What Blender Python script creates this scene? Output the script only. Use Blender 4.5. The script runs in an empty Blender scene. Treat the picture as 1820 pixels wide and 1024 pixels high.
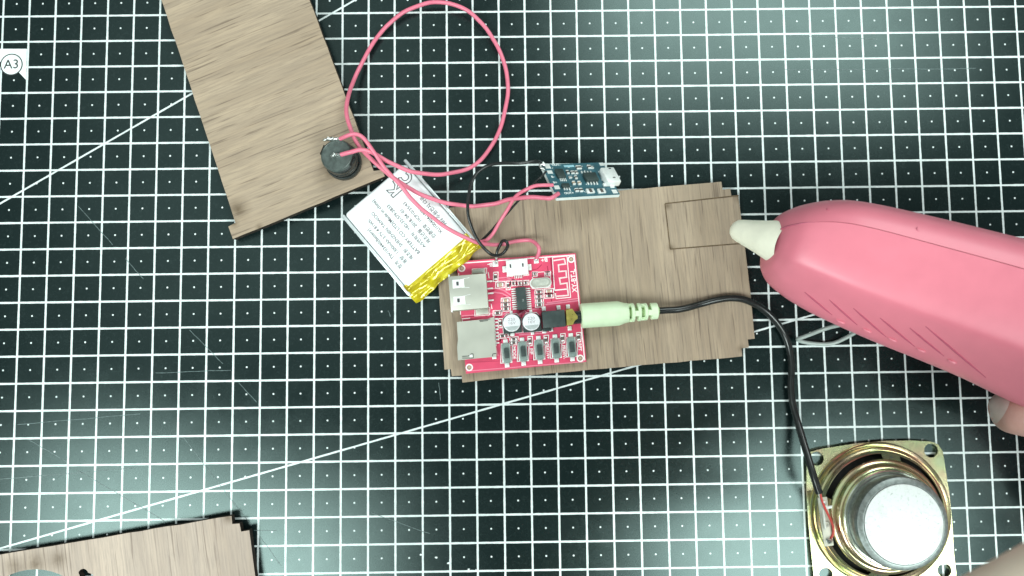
import bpy, bmesh, math, random
from mathutils import Vector, Matrix, Euler
from mathutils.geometry import tessellate_polygon
from mathutils.bvhtree import BVHTree
random.seed(7)
scene = bpy.context.scene
COL = scene.collection
CM = 0.01                                   # everything below is authored in centimetres

# ------------------------------------------------------------------ camera
CAM_P = Vector((19.1822, -12.8694, 28.578))
CAM_E = Euler((0.076545, -0.0058093, -0.0130307), 'XYZ')
F, PW, PH = 1360.0, 1820.0, 1024.0
cd = bpy.data.cameras.new('camera'); cam = bpy.data.objects.new('camera', cd); COL.objects.link(cam)
cam.location = CAM_P * CM; cam.rotation_euler = CAM_E
cd.sensor_fit = 'HORIZONTAL'; cd.sensor_width = 36.0; cd.lens = F / PW * 36.0
cd.clip_start = 0.005; cd.clip_end = 20.0
cd.dof.use_dof = True; cd.dof.focus_distance = 0.276; cd.dof.aperture_fstop = 13.0
scene.camera = cam
# ------------------------------------------------------------------ world and lamps
w = bpy.data.worlds.new('World'); scene.world = w; w.use_nodes = True
bg = w.node_tree.nodes['Background']; bg.inputs[0].default_value = (0.84, 1.0, 0.97, 1); bg.inputs[1].default_value = 0.13
scene.view_settings.view_transform = 'Standard'; scene.view_settings.look = 'None'
scene.view_settings.exposure = 0.0; scene.view_settings.gamma = 1.0
def ceiling_or_fill_lamp(x, y, z, sx, sy, watts, rz=0.0):
    ld = bpy.data.lights.new('ceiling_or_fill_light', 'AREA'); ld.shape = 'RECTANGLE'; ld.size = sx; ld.size_y = sy
    ld.energy = watts; ld.color = (0.88, 1.0, 0.965)
    o = bpy.data.objects.new('ceiling_or_fill_light', ld); COL.objects.link(o)
    o.location = (x, y, z); o.rotation_euler = (0, 0, rz)
ceiling_or_fill_lamp(1.42, 1.53, 2.0, 1.70, 1.20, 50)
ceiling_or_fill_lamp(-1.18, -1.38, 2.0, 1.50, 1.25, 88, math.radians(-15))
ceiling_or_fill_lamp(-0.80, 0.70, 2.0, 1.70, 1.90, 7)  # added dim panel, stands in for light bounced off the ceiling
ceiling_or_fill_lamp(1.44, -1.40, 2.0, 1.20, 1.25, 70)

# ------------------------------------------------------------------ helpers
CR = CAM_E.to_matrix()
def ray(px, py): return (CR @ Vector(((px - PW / 2) / F, -(py - PH / 2) / F, -1.0)))
def V(px, py, z=0.0):
    d = ray(px, py); return CAM_P + d * ((z - CAM_P.z) / d.z)
class Plane:
    """A plane through three points given as (px, py, height)."""
    def __init__(s, a, b, c):
        s.o = V(*a); s.n = (V(*b) - s.o).cross(V(*c) - s.o).normalized()
        if s.n.z < 0: s.n = -s.n
    def at(s, px, py):
        d = ray(px, py); return CAM_P + d * ((s.o - CAM_P).dot(s.n) / d.dot(s.n))
def frame(o, ex, n):
    n = n.normalized(); ex = (ex - n * ex.dot(n)).normalized(); ey = n.cross(ex)
    return Matrix(((ex.x, ey.x, n.x, o.x), (ex.y, ey.y, n.y, o.y), (ex.z, ey.z, n.z, o.z), (0, 0, 0, 1)))
ID = Matrix.Identity(4)
WPOS = {}
class Geo:
    def __init__(s): s.v = []; s.f = []; s.m = []
    def add(s, vs, fs, mi=0):
        b = len(s.v); s.v += [Vector(v) for v in vs]; s.f += [tuple(b + i for i in f) for f in fs]; s.m += [mi] * len(fs); return s
    def box(s, M, cx, cy, cz, sx, sy, sz, bev=0.0, mi=0, seg=2):
        bm = bmesh.new(); bmesh.ops.create_cube(bm, size=1.0)
        for v in bm.verts: v.co = Vector((v.co.x * sx, v.co.y * sy, v.co.z * sz))
        if bev > 0: bmesh.ops.bevel(bm, geom=list(bm.edges), offset=min(bev, .45 * min(sx, sy, sz)), segments=seg, profile=.5, affect='EDGES')
        for v in bm.verts: v.co = M @ (v.co + Vector((cx, cy, cz)))
        bm.verts.index_update()
        s.add([v.co.copy() for v in bm.verts], [[v.index for v in f.verts] for f in bm.faces], mi); bm.free(); return s
    def prism(s, M, outer, z0, z1, holes=(), mi=0, side=None):
        """2D outline in the frame M, from z0 to z1; side walls take the material index side."""
        side = mi if side is None else side
        loops = [list(outer)] + [list(h) for h in holes]
        def area(l): return sum(l[i][0] * l[(i + 1) % len(l)][1] - l[(i + 1) % len(l)][0] * l[i][1] for i in range(len(l)))
        if area(loops[0]) < 0: loops[0].reverse()
        for h in loops[1:]:
            if area(h) > 0: h.reverse()
        tris = tessellate_polygon([[Vector((p[0], p[1], 0)) for p in l] for l in loops])
        pts = [p for l in loops for p in l]
        def flip(t, up):
            a, b, c = (pts[i] for i in t)
            ccw = (b[0] - a[0]) * (c[1] - a[1]) - (b[1] - a[1]) * (c[0] - a[0]) > 0
            return tuple(t) if ccw == up else tuple(reversed(t))
        s.add([M @ Vector((p[0], p[1], z1)) for p in pts], [flip(t, True) for t in tris], mi)
        s.add([M @ Vector((p[0], p[1], z0)) for p in pts], [flip(t, False) for t in tris], side)
        for l in loops:
            n = len(l)
            s.add([M @ Vector((p[0], p[1], z)) for z in (z0, z1) for p in l], [(i, (i + 1) % n, n + (i + 1) % n, n + i) for i in range(n)], side)
        return s
    def tube(s, pts, r, n=10, mi=0, caps=True):
        pts = [Vector(p) for p in pts]; N = len(pts)
        rs = r if isinstance(r, (list, tuple)) else [r] * N
        t0 = (pts[1] - pts[0]).normalized(); up = t0.orthogonal().normalized(); vs = []
        for i in range(N):
            t = (pts[min(i + 1, N - 1)] - pts[max(i - 1, 0)]).normalized()
            up = (up - t * up.dot(t)).normalized(); sd = t.cross(up)
            vs += [pts[i] + (up * math.cos(a) + sd * math.sin(a)) * rs[i] for a in (2 * math.pi * k / n for k in range(n))]
        fs = [(i * n + k, i * n + (k + 1) % n, (i + 1) * n + (k + 1) % n, (i + 1) * n + k) for i in range(N - 1) for k in range(n)]
        if caps: fs += [tuple(reversed(range(n))), tuple((N - 1) * n + k for k in range(n))]
        return s.add(vs, fs, mi)
    def lathe(s, M, prof, seg=48, a0=0.0, a1=2 * math.pi, mi=0):
        full = abs(a1 - a0 - 2 * math.pi) < 1e-6; n = seg if full else seg + 1
        vs = [M @ Vector((r * math.cos(a), r * math.sin(a), z)) for (r, z) in prof for a in (a0 + (a1 - a0) * k / seg for k in range(n))]
        fs = [(i * n + k, i * n + (k + 1) % n, (i + 1) * n + (k + 1) % n, (i + 1) * n + k) for i in range(len(prof) - 1) for k in range(seg if full else seg)]
        return s.add(vs, fs, mi)
    def strip(s, M, pts, wd, z=0.0, closed=False, mi=0, th=0.003):
        """A printed line: a flat ribbon along 2D points in the frame M."""
        P = [Vector((p[0], p[1])) for p in pts]; n = len(P); L = []; R = []
        for i in range(n):
            a = P[i - 1] if (i or closed) else None; b = P[(i + 1) % n] if (i < n - 1 or closed) else None
            d1 = (P[i] - a).normalized() if a is not None else (b - P[i]).normalized()
            d2 = (b - P[i]).normalized() if b is not None else d1
            nn = Vector((-d1.y - d2.y, d1.x + d2.x)); nn = nn.normalized() if nn.length > 1e-6 else Vector((-d1.y, d1.x))
            k = wd / 2 / max(.5, nn.dot(Vector((-d1.y, d1.x))))
            L.append(P[i] + nn * k); R.append(P[i] - nn * k)
        m = n if closed else n - 1
        vs = [M @ Vector((p.x, p.y, z)) for p in L] + [M @ Vector((p.x, p.y, z)) for p in R]
        return s.add(vs, [(n + i, n + (i + 1) % n, (i + 1) % n, i) for i in range(m)], mi)
def spline(pts, per=8):
    P = [Vector(p) for p in pts]; P = [P[0] * 2 - P[1]] + P + [P[-1] * 2 - P[-2]]; out = []
    for i in range(1, len(P) - 2):
        a, b, c, d = P[i - 1:i + 3]
        for k in range(per):
            t = k / per
            out.append(.5 * (2 * b + (c - a) * t + (2 * a - 5 * b + 4 * c - d) * t * t + (3 * b - a - 3 * c + d) * t ** 3))
    return out + [P[-2]]
def thing(name, label, cat, loc, group=None):
    o = bpy.data.objects.new(name, None); COL.objects.link(o); o.empty_display_size = .01
    loc = Vector(loc); o.location = loc * CM; WPOS[o] = loc; o['label'] = label; o['category'] = cat
    if group: o['group'] = group
    return o
def obj(name, g, mats, parent=None, smooth=35, label=None):
    mats = mats if isinstance(mats, (list, tuple)) else [mats]
    lo = Vector((min(v[i] for v in g.v) for i in range(3))); hi = Vector((max(v[i] for v in g.v) for i in range(3)))
    c = (lo + hi) / 2
    me = bpy.data.meshes.new(name); me.from_pydata([(v - c) * CM for v in g.v], [], g.f)
    for m in mats: me.materials.append(m)
    me.polygons.foreach_set('material_index', g.m); me.validate()
    if smooth:
        me.shade_smooth(); me.set_sharp_from_angle(angle=math.radians(smooth))
    me.update()
    o = bpy.data.objects.new(name, me); COL.objects.link(o)
    WPOS[o] = c; o.location = (c - (WPOS[parent] if parent else Vector())) * CM
    if parent: o.parent = parent
    if label: o['label'] = label
    return o
def tag(o, label, cat, group=None):
    o['label'] = label; o['category'] = cat
    if group: o['group'] = group
    return o
def lettering(body, M, x, y, size, ang=0.0, z=0.0, sx=1.0, outline=0.0, align='CENTER', bold=0.0):
    """Lettering as flat geometry in the frame M."""
    cu = bpy.data.curves.new('lettering', 'FONT'); cu.body = body; cu.size = size; cu.align_x = align; cu.align_y = 'CENTER'
    cu.resolution_u = 3; cu.offset = bold
    if outline > 0: cu.fill_mode = 'NONE'; cu.bevel_depth = outline; cu.bevel_resolution = 0
    to = bpy.data.objects.new('lettering', cu); COL.objects.link(to)
    dg = bpy.context.evaluated_depsgraph_get(); me = to.evaluated_get(dg).to_mesh()
    R = M @ Matrix.Translation((x, y, z)) @ Matrix.Rotation(ang, 4, 'Z') @ Matrix.Diagonal((sx, 1, 1, 1))
    g = Geo().add([R @ v.co for v in me.vertices], [tuple(p.vertices) for p in me.polygons])
    to.evaluated_get(dg).to_mesh_clear(); bpy.data.objects.remove(to); bpy.data.curves.remove(cu)
    return g
def skin_mesh(pts, edges, radii, sub=2):
    """A continuous skin grown over a skeleton (joint points, edges, radius per joint)."""
    me = bpy.data.meshes.new('skeleton'); me.from_pydata([p * CM * 10 for p in pts], edges, [])
    o = bpy.data.objects.new('skeleton', me); COL.objects.link(o)
    sk = o.modifiers.new('skin', 'SKIN'); sk.use_smooth_shade = True
    for i, r in enumerate(radii):
        r = r if isinstance(r, tuple) else (r, r); me.skin_vertices[0].data[i].radius = (r[0] * CM * 10, r[1] * CM * 10)
    me.skin_vertices[0].data[0].use_root = True
    sb = o.modifiers.new('sub', 'SUBSURF'); sb.levels = sub; sb.render_levels = sub
    dg = bpy.context.evaluated_depsgraph_get(); m2 = o.evaluated_get(dg).to_mesh()
    g = Geo().add([v.co / (CM * 10) for v in m2.vertices], [tuple(p.vertices) for p in m2.polygons])
    o.evaluated_get(dg).to_mesh_clear(); bpy.data.objects.remove(o); bpy.data.meshes.remove(me)
    return g

# ------------------------------------------------------------------ materials
class NT:
    """Small helper to wire up a material's nodes."""
    def __init__(s, name):
        s.mat = bpy.data.materials.new(name); s.mat.use_nodes = True; s.t = s.mat.node_tree; s.b = s.t.nodes['Principled BSDF']
    def n(s, kind, **kw):
        nd = s.t.nodes.new(kind)
        for k, v in kw.items(): setattr(nd, k, v)
        return nd
    def l(s, a, b): s.t.links.new(a, b)
    def put(s, sock, v):
        if hasattr(v, 'is_output'): s.l(v, sock)
        else: sock.default_value = v
    def math(s, op, a, b=None, c=None, clamp=False):
        nd = s.n('ShaderNodeMath', operation=op, use_clamp=clamp)
        for i, v in enumerate((a, b, c)):
            if v is not None: s.put(nd.inputs[i], v)
        return nd.outputs[0]
    def mix(s, f, a, b):
        nd = s.n('ShaderNodeMix', data_type='RGBA'); s.put(nd.inputs[0], f); s.put(nd.inputs[6], a); s.put(nd.inputs[7], b); return nd.outputs[2]
    def coords(s, scale=(1, 1, 1), rz=0.0):
        tc = s.n('ShaderNodeTexCoord'); mp = s.n('ShaderNodeMapping')
        mp.inputs['Scale'].default_value = [100 * k for k in scale]; 
        if rz:
            m0 = s.n('ShaderNodeMapping'); m0.inputs['Rotation'].default_value = (0, 0, rz); s.l(tc.outputs['Object'], m0.inputs[0]); s.l(m0.outputs[0], mp.inputs[0])
        else: s.l(tc.outputs['Object'], mp.inputs[0])
        return mp.outputs[0]
    def noise(s, vec, scale, detail=3.0, rough=.5):
        nd = s.n('ShaderNodeTexNoise'); s.l(vec, nd.inputs['Vector']); nd.inputs['Scale'].default_value = scale
        nd.inputs['Detail'].default_value = detail; nd.inputs['Roughness'].default_value = rough; return nd.outputs[0]
    def ramp(s, f, stops):
        nd = s.n('ShaderNodeValToRGB'); s.l(f, nd.inputs[0]); e = nd.color_ramp.elements
        while len(e) < len(stops): e.new(.5)
        for k, (p, c) in enumerate(stops): e[k].position = p; e[k].color = (*c, 1) if len(c) == 3 else c
        return nd.outputs[0]
    def bump(s, h, strength=.3, dist=.0002):
        nd = s.n('ShaderNodeBump'); nd.inputs['Strength'].default_value = strength; nd.inputs['Distance'].default_value = dist
        s.l(h, nd.inputs['Height']); s.l(nd.outputs[0], s.b.inputs['Normal'])
def plain(name, col, rough=.5, metal=0.0, var=.12, scale=6.0, spec=.5, coat=0.0, bump=0.0, bscale=40.0):
    t = NT(name); vec = t.coords(); nz = t.noise(vec, scale, 4)
    lo = tuple(c * (1 - var) for c in col); hi = tuple(min(1, c * (1 + var)) for c in col)
    t.l(t.ramp(nz, [(.3, lo), (.7, hi)]), t.b.inputs['Base Color'])
    t.put(t.b.inputs['Roughness'], t.math('MULTIPLY_ADD', nz, .15, rough - .075))
    t.b.inputs['Metallic'].default_value = metal; t.b.inputs['Specular IOR Level'].default_value = spec; t.b.inputs['Coat Weight'].default_value = coat
    if bump: t.bump(t.noise(vec, bscale, 3), bump)
    return t.mat

def mat_surface():
    """Cutting mat: dark rubber with the white centimetre grid, centre dots and angle lines printed on it."""
    t = NT('cutting_mat_rubber'); tc = t.n('ShaderNodeTexCoord'); geo = t.n('ShaderNodeSeparateXYZ')
    mp = t.n('ShaderNodeMapping'); mp.inputs['Scale'].default_value = (100, 100, 100); mp.inputs['Location'].default_value = (MATC.x, MATC.y, 0)
    t.l(tc.outputs['Object'], mp.inputs[0]); t.l(mp.outputs[0], geo.inputs[0]); vec = mp.outputs[0]
    X, Y = geo.outputs[0], geo.outputs[1]
    wob = t.math('MULTIPLY_ADD', t.noise(vec, 3.0, 3), .022, -.011)
    def dist(c): # distance to the nearest whole centimetre
        f = t.math('FRACT', t.math('ADD', c, 100.5)); return t.math('ABSOLUTE', t.math('SUBTRACT', f, .5))
    dx, dy = dist(X), dist(Y)
    def line(d, half): return t.math('LESS_THAN', t.math('ADD', d, wob), half)
    grid = t.math('MAXIMUM', line(dx, .036), line(dy, .036))
    cx = t.math('SUBTRACT', .5, dx); cy = t.math('SUBTRACT', .5, dy)
    rr = t.math('SQRT', t.math('ADD', t.math('MULTIPLY', cx, cx), t.math('MULTIPLY', cy, cy)))
    dot = t.math('LESS_THAN', rr, .034)
    ink = t.math('MAXIMUM', grid, dot)
    for (a, b) in ((V(0, 362), V(640, -5)), (V(0, 975), V(1472, 552))):
        n = Vector((-(b.y - a.y), b.x - a.x)).normalized()
        d = t.math('ABSOLUTE', t.math('ADD', t.math('ADD', t.math('MULTIPLY', X, n.x), t.math('MULTIPLY', Y, n.y)), -(n.x * a.x + n.y * a.y)))
        ink = t.math('MAXIMUM', ink, line(d, .033))
    # wear: the ink is a little thin in places, the rubber is slightly dusty
    fine = t.noise(vec, 9.0, 6, .65); broad = t.noise(vec, .35, 3)
    rub = t.ramp(broad, [(.3, (.0055, .0115, .0118)), (.7, (.009, .0165, .0165))])
    dust = t.ramp(fine, [(.52, (0, 0, 0)), (.8, (1, 1, 1))])
    rub = t.mix(t.math('MULTIPLY', dust, .10), rub, (.11, .15, .15, 1))
    white = t.ramp(fine, [(.35, (.62, .68, .68)), (.6, (.76, .80, .80))])
    sm = t.noise(vec, 1.2, 5, .6)
    rough = t.math('MULTIPLY_ADD', ink, .08, t.math('MULTIPLY_ADD', sm, .08, MAT_ROUGH))
    bp = t.n('ShaderNodeBump'); bp.inputs['Strength'].default_value = .05; bp.inputs['Distance'].default_value = .00002
    t.l(t.math('ADD', t.noise(vec, 14, 2), t.math('MULTIPLY', ink, .3)), bp.inputs['Height'])
    df = t.n('ShaderNodeBsdfDiffuse'); t.l(t.mix(ink, rub, white), df.inputs['Color']); t.l(bp.outputs[0], df.inputs['Normal'])
    gl = t.n('ShaderNodeBsdfAnisotropic', distribution='BECKMANN'); gl.inputs['Color'].default_value = (.76, 1.0, .96, 1)
    t.l(rough, gl.inputs['Roughness']); t.l(bp.outputs[0], gl.inputs['Normal'])
    fr = t.n('ShaderNodeFresnel'); fr.inputs['IOR'].default_value = 1.52; mx = t.n('ShaderNodeMixShader')
    t.l(fr.outputs[0], mx.inputs[0]); t.l(df.outputs[0], mx.inputs[1]); t.l(gl.outputs[0], mx.inputs[2])
    t.l(mx.outputs[0], t.t.nodes['Material Output'].inputs['Surface']); t.t.nodes.remove(t.b)
    return t.mat
def wood(name, ang, tone=1.0, seed=0.0, tint=(1, 1, 1), stains=()):
    """Walnut-look laser-cut board; the grain runs at the angle ang."""
    t = NT(name); vec = t.coords((1, 1, 1), -ang)
    def st(k): 
        m = t.n('ShaderNodeMapping'); m.inputs['Scale'].default_value = k; m.inputs['Location'].default_value = (seed, seed * 1.7, seed); t.l(vec, m.inputs[0]); return m.outputs[0]
    broad = t.noise(st((.10, .9, 1)), 1.6, 3); band = t.noise(st((.05, 1.1, 1)), 2.4, 4, .6); fib = t.noise(st((.28, 6.4, 1)), 2.2, 5, .75); pore = t.noise(st((.17, 5.0, 1)), 2.1, 3, .6)
    base = t.ramp(broad, [(.30, tuple(c * tone * k for k, c in zip(tint, (.345, .258, .182)))), (.70, tuple(c * tone * k for k, c in zip(tint, (.445, .342, .246))))])
    base = t.mix(t.math('MULTIPLY', t.ramp(band, [(.42, (1, 1, 1)), (.62, (0, 0, 0))]), .35), base, tuple(c * tone * k for k, c in zip(tint, (.27, .21, .16))) + (1,))
    base = t.mix(t.math('MULTIPLY', t.ramp(fib, [(.38, (1, 1, 1)), (.56, (0, 0, 0))]), .62), base, tuple(c * tone * k for k, c in zip(tint, (.245, .19, .145))) + (1,))
    base = t.mix(t.math('MULTIPLY', t.ramp(pore, [(.34, (1, 1, 1)), (.42, (0, 0, 0))]), .60), base, tuple(c * tone * k for k, c in zip(tint, (.12, .085, .062))) + (1,))
    if stains:                                           # scorch marks left by the laser
        gp_ = t.n('ShaderNodeNewGeometry'); nz = t.noise(st((1, 1, 1)), 1.8, 4, .65)
        for (px, py, z, r) in stains:
            q = V(px, py, z); sb = t.n('ShaderNodeVectorMath', operation='DISTANCE'); t.l(gp_.outputs['Position'], sb.inputs[0]); sb.inputs[1].default_value = q * CM
            f = t.math('SUBTRACT', 1.0, t.math('DIVIDE', sb.outputs['Value'], r * 2.2 * CM), clamp=True)
            f = t.math('MULTIPLY', t.math('SMOOTHSTEP', f, 0.0, 1.0) if False else t.math('POWER', f, 1.4), t.math('MULTIPLY', nz, 1.5), clamp=True)
            base = t.mix(f, base, (.10, .065, .035, 1))
    t.l(base, t.b.inputs['Base Color']); t.b.inputs['Roughness'].default_value = .62; t.b.inputs['Specular IOR Level'].default_value = .3
    t.bump(t.math('ADD', fib, pore), .35, .0001)
    return t.mat
def zinc(name):
    """Yellow-passivated steel: gold with green and pink patches."""
    t = NT(name); vec = t.coords(); n1 = t.noise(vec, .8, 3, .55); n2 = t.noise(vec, 14, 5, .7)
    c = t.ramp(n1, [(.26, (.62, .42, .36)), (.42, (.68, .54, .35)), (.55, (.64, .67, .38)), (.72, (.54, .68, .50))])
    c = t.mix(t.math('MULTIPLY', n2, .12), c, (.38, .30, .16, 1))
    t.l(c, t.b.inputs['Base Color']); t.b.inputs['Metallic'].default_value = .95
    t.put(t.b.inputs['Roughness'], t.math('MULTIPLY_ADD', n2, .14, .14)); t.bump(n2, .03, .0001)
    return t.mat
def skin_mat(name, lo, hi, blotch):
    t = NT(name); vec = t.coords(); n1 = t.noise(vec, 1.2, 4); n2 = t.noise(vec, 22, 5, .65)
    c = t.ramp(n1, [(.3, lo), (.7, hi)])
    t.l(t.mix(t.math('MULTIPLY', n2, .25), c, (*blotch, 1)), t.b.inputs['Base Color'])
    t.b.inputs['Roughness'].default_value = .48; t.b.inputs['Subsurface Weight'].default_value = .15; t.b.inputs['Subsurface Radius'].default_value = (.003, .0012, .0008)
    t.b.inputs['Subsurface Scale'].default_value = .5
    t.bump(n2, .25, .0003); return t.mat
def tape_mat():
    t = NT('yellow_film'); vec = t.coords(); n = t.noise(vec, 2.2, 4, .6)
    t.l(t.ramp(n, [(.32, (.36, .26, .008)), (.5, (.62, .50, .012)), (.68, (.88, .78, .05))]), t.b.inputs['Base Color'])
    t.b.inputs['Roughness'].default_value = .16; t.b.inputs['Metallic'].default_value = .2; t.b.inputs['Coat Weight'].default_value = .8; t.b.inputs['Coat Roughness'].default_value = .06
    t.bump(t.noise(vec, 3.2, 3, .5), .35, .0006); return t.mat

MATC = Vector((18.0, -10.0)); MAT_ROUGH = .22
M_MAT = mat_surface()
M_PRINT = plain('white_print', (.80, .86, .86), .5, var=.05)
M_INK = plain('black_print', (.02, .025, .025), .5)
M_INKG = plain('grey_print', (.055, .055, .06), .6, var=.3, scale=30)
M_SCR = plain('scratched_rubber', (.12, .16, .16), .3, var=.5, scale=8)
M_CHAR = plain('burnt_edge', (.030, .022, .017), .75, var=.5, scale=5, spec=.2)
M_SCORE = plain('scorched_seam', (.13, .09, .055), .8, var=.5, scale=3, spec=.2)
W_MID = wood('wood_grain_upright', math.radians(94.5), 1.0, 3.1, (1, 1, 1), [(1187, 366, .3, .10), (1193, 440, .3, .12), (1312, 350, .3, .14), (1318, 620, .3, .10)])
W_TOP = wood('wood_grain_slanted', math.radians(20), 1.04, 11.3, (1, 1, 1), [(424, 372, .4, .28), (586, 306, .75, .35), (416, 398, .4, .12), (462, 404, .45, .10)])
W_LOW = wood('wood_grain_pale', math.radians(98), 1.30, 23.9, (.98, 1.02, 1.16), [(60, 1001, .4, .30), (100, 996, .4, .25), (22, 1008, .4, .25), (405, 920, .4, .15)])
M_PINK = plain('pink_plastic', (.67, .180, .240), .42, spec=.6, var=.03, scale=1.5, bump=.06, bscale=60)
M_PINKD = plain('slot_shade_and_trigger_pink', (.42, .07, .13), .6, var=.1)  # slot shade put into the pink; the trigger shares it
M_NOZ = plain('cream_silicone', (.93, .89, .74), .55, var=.05, scale=2)
M_WIREP = plain('pink_insulation', (.70, .165, .245), .36, var=.06, scale=3)
M_WIREB = plain('black_insulation', (.016, .018, .018), .22, var=.2)
M_WIREG = plain('grey_insulation', (.34, .38, .36), .35, var=.15, scale=2)
M_TIN = plain('solder', (.80, .82, .80), .28, 1.0, var=.15, scale=20, bump=.5, bscale=60)
M_SILV = plain('plated_steel', (.50, .50, .44), .52, .75, var=.05, scale=1.5)
M_BRIGHT = plain('bright_plating', (.88, .89, .87), .42, .25, var=.06)
M_PCB = plain('red_solder_mask', (.70, .072, .150), .36, var=.06, scale=3)
M_PCBT = plain('red_trace', (.82, .24, .34), .34, var=.05)
M_PCBD = plain('dark_red_gap', (.38, .015, .055), .4, var=.05)
M_SILK = plain('silkscreen', (.90, .80, .80), .5, var=.04)
M_CHIP = plain('epoxy_black', (.030, .048, .046), .5, var=.2)
M_BLK = plain('black_plastic', (.020, .026, .026), .28, var=.2)
M_BTN = plain('switch_grey', (.21, .27, .25), .45, var=.1)
M_BTNF = plain('switch_frame', (.40, .45, .43), .4, .4, var=.1)
M_GOLD = plain('brass_clip', (.72, .60, .16), .3, .8, var=.1)
M_CAP = plain('capacitor_can', (.86, .87, .90), .4, .3, var=.04)
M_CERA = plain('chip_part_body', (.10, .085, .075), .5, var=.4, scale=14)
M_CERB = plain('tan_part_body', (.50, .38, .27), .5, var=.2, scale=14)
M_BLUE = plain('blue_solder_mask', (.045, .135, .17), .33, var=.15, scale=4)
M_PALE = plain('pale_laminate', (.70, .76, .74), .5, var=.05)
M_POUCH = plain('white_pouch', (.86, .88, .90), .34, var=.02, scale=2, bump=.05, bscale=8)
M_FOLD = plain('pouch_fold', (.66, .70, .71), .3, .35, var=.08)
M_TAPE = tape_mat()
M_GREEN = plain('pale_green_vinyl', (.70, .84, .58), .45, var=.04, scale=3)
M_ZINC = zinc('passivated_steel')
def yoke_mat():
    t = NT('magnet_plate'); vec = t.coords(); n1 = t.noise(vec, 9, 6, .7); n2 = t.noise(vec, 1.1, 3)
    c = t.ramp(n1, [(.30, (.24, .26, .25)), (.38, (.62, .65, .64)), (.5, (.70, .73, .72))])
    c = t.mix(t.ramp(n2, [(.60, (0, 0, 0)), (.78, (.5, .5, .5))]), c, (.34, .31, .26, 1))
    t.l(c, t.b.inputs['Base Color']); t.b.inputs['Metallic'].default_value = .25; t.b.inputs['Roughness'].default_value = .5; t.bump(n1, .2, .0001); return t.mat
M_YOKE = yoke_mat()
M_YOKED = plain('magnet_side', (.24, .27, .26), .42, .75, var=.25, scale=9, bump=.2, bscale=30)
M_CONE = plain('cone_paper', (.016, .016, .015), .85, var=.4, spec=.2)
M_TERM = plain('terminal_board', (.62, .60, .50), .55, var=.1)
M_SKIN_SHADED = skin_mat('skin', (.50, .26, .22), (.60, .34, .29), (.44, .20, .17)); M_SKIN_LIT = skin_mat('lit_skin', (.74, .60, .485), (.82, .68, .555), (.68, .50, .40))  # light painted into skin tones: shaded under the gun, lit near the lens
M_NAIL = plain('fingernail', (.66, .52, .48), .22, var=.05, coat=.3)
M_TABLE = plain('table_laminate', (.42, .40, .37), .5, var=.1, scale=.3)

# ------------------------------------------------------------------ table and cutting mat
g = Geo().box(ID, 18, -10, -1.8, 160, 110, 3.0, .2)
o = obj('table_top', g, M_TABLE); o['kind'] = 'structure'
g = Geo().box(ID, MATC.x, MATC.y, -.15, 62, 46, .3, .06)
mat_o = obj('cutting_mat', g, M_MAT)
mat_o.location.z = -.15 * CM
tag(mat_o, 'dark green-black cutting mat printed with a white centimetre grid, under everything', 'cutting mat')
def onmat(name, g, m): return obj(name, g, m, mat_o, smooth=0)
W2 = lambda px, py: V(px, py, 0)
g = Geo().prism(ID, [V(*p)[:2] for p in ((-14, 87), (47.8, 87), (46.2, 142), (34, 129), (25, 122), (5, 110), (-14, 110))], .0005, .004)
onmat('size_mark', g, M_PRINT)
c = V(20.5, 115)
ring = lambda r, n=40: [(c.x + r * math.cos(2 * math.pi * k / n), c.y + r * math.sin(2 * math.pi * k / n)) for k in range(n)]
onmat('size_circle', Geo().prism(ID, ring(.43), .0045, .007), M_INK)
onmat('size_disc', Geo().prism(ID, ring(.385), .0072, .009), M_PRINT)
onmat('size_lettering', lettering('A3', ID, c.x, c.y, .50, math.radians(1), .0095, 1.0, bold=.004), M_INK)
for a, b in (((139.6, 366.6), (200.6, 435)), ((223, 460), (255, 496)), ((337, 586), (396, 647)), ((424, 680), (456, 715)), ((50.8, 782), (119, 821)),
             ((137, 835), (292, 926)), ((327, 779), (447, 934)), ((462, 954), (500, 1005)), ((660, 911), (764, 949)), ((1395, 124), (1735, 122)),
             ((30, 755), (249, 736)), ((277, 663), (411, 658)), ((1400, 63), (1560, 70)), ((0, 852), (240, 832)), ((690, 552), (694, 563)), ((780, 680), (783, 712)), ((452, 943), (492, 943))):
    p, q = V(*a), V(*b); n = 7; pts = []
    for k in range(n + 1):
        t = k / n; pts.append((p.x + (q.x - p.x) * t + random.uniform(-.012, .012), p.y + (q.y - p.y) * t + random.uniform(-.012, .012)))
    onmat('scratch', Geo().strip(ID, pts, .020, .0025), M_SCR)
for px, py, r in ((748, 986, .05), (775, 991, .05), (797, 1001, .06), (833, 1012, .05), (846, 1013, .03), (362, 28, .03)):
    c = V(px, py); n = 9
    onmat('white_speck', Geo().prism(ID, [(c.x + r * random.uniform(.5, 1.3) * math.cos(6.283 * k / n), c.y + r * random.uniform(.4, .9) * math.sin(6.283 * k / n)) for k in range(n)], .001, .006), M_PRINT)

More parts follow.
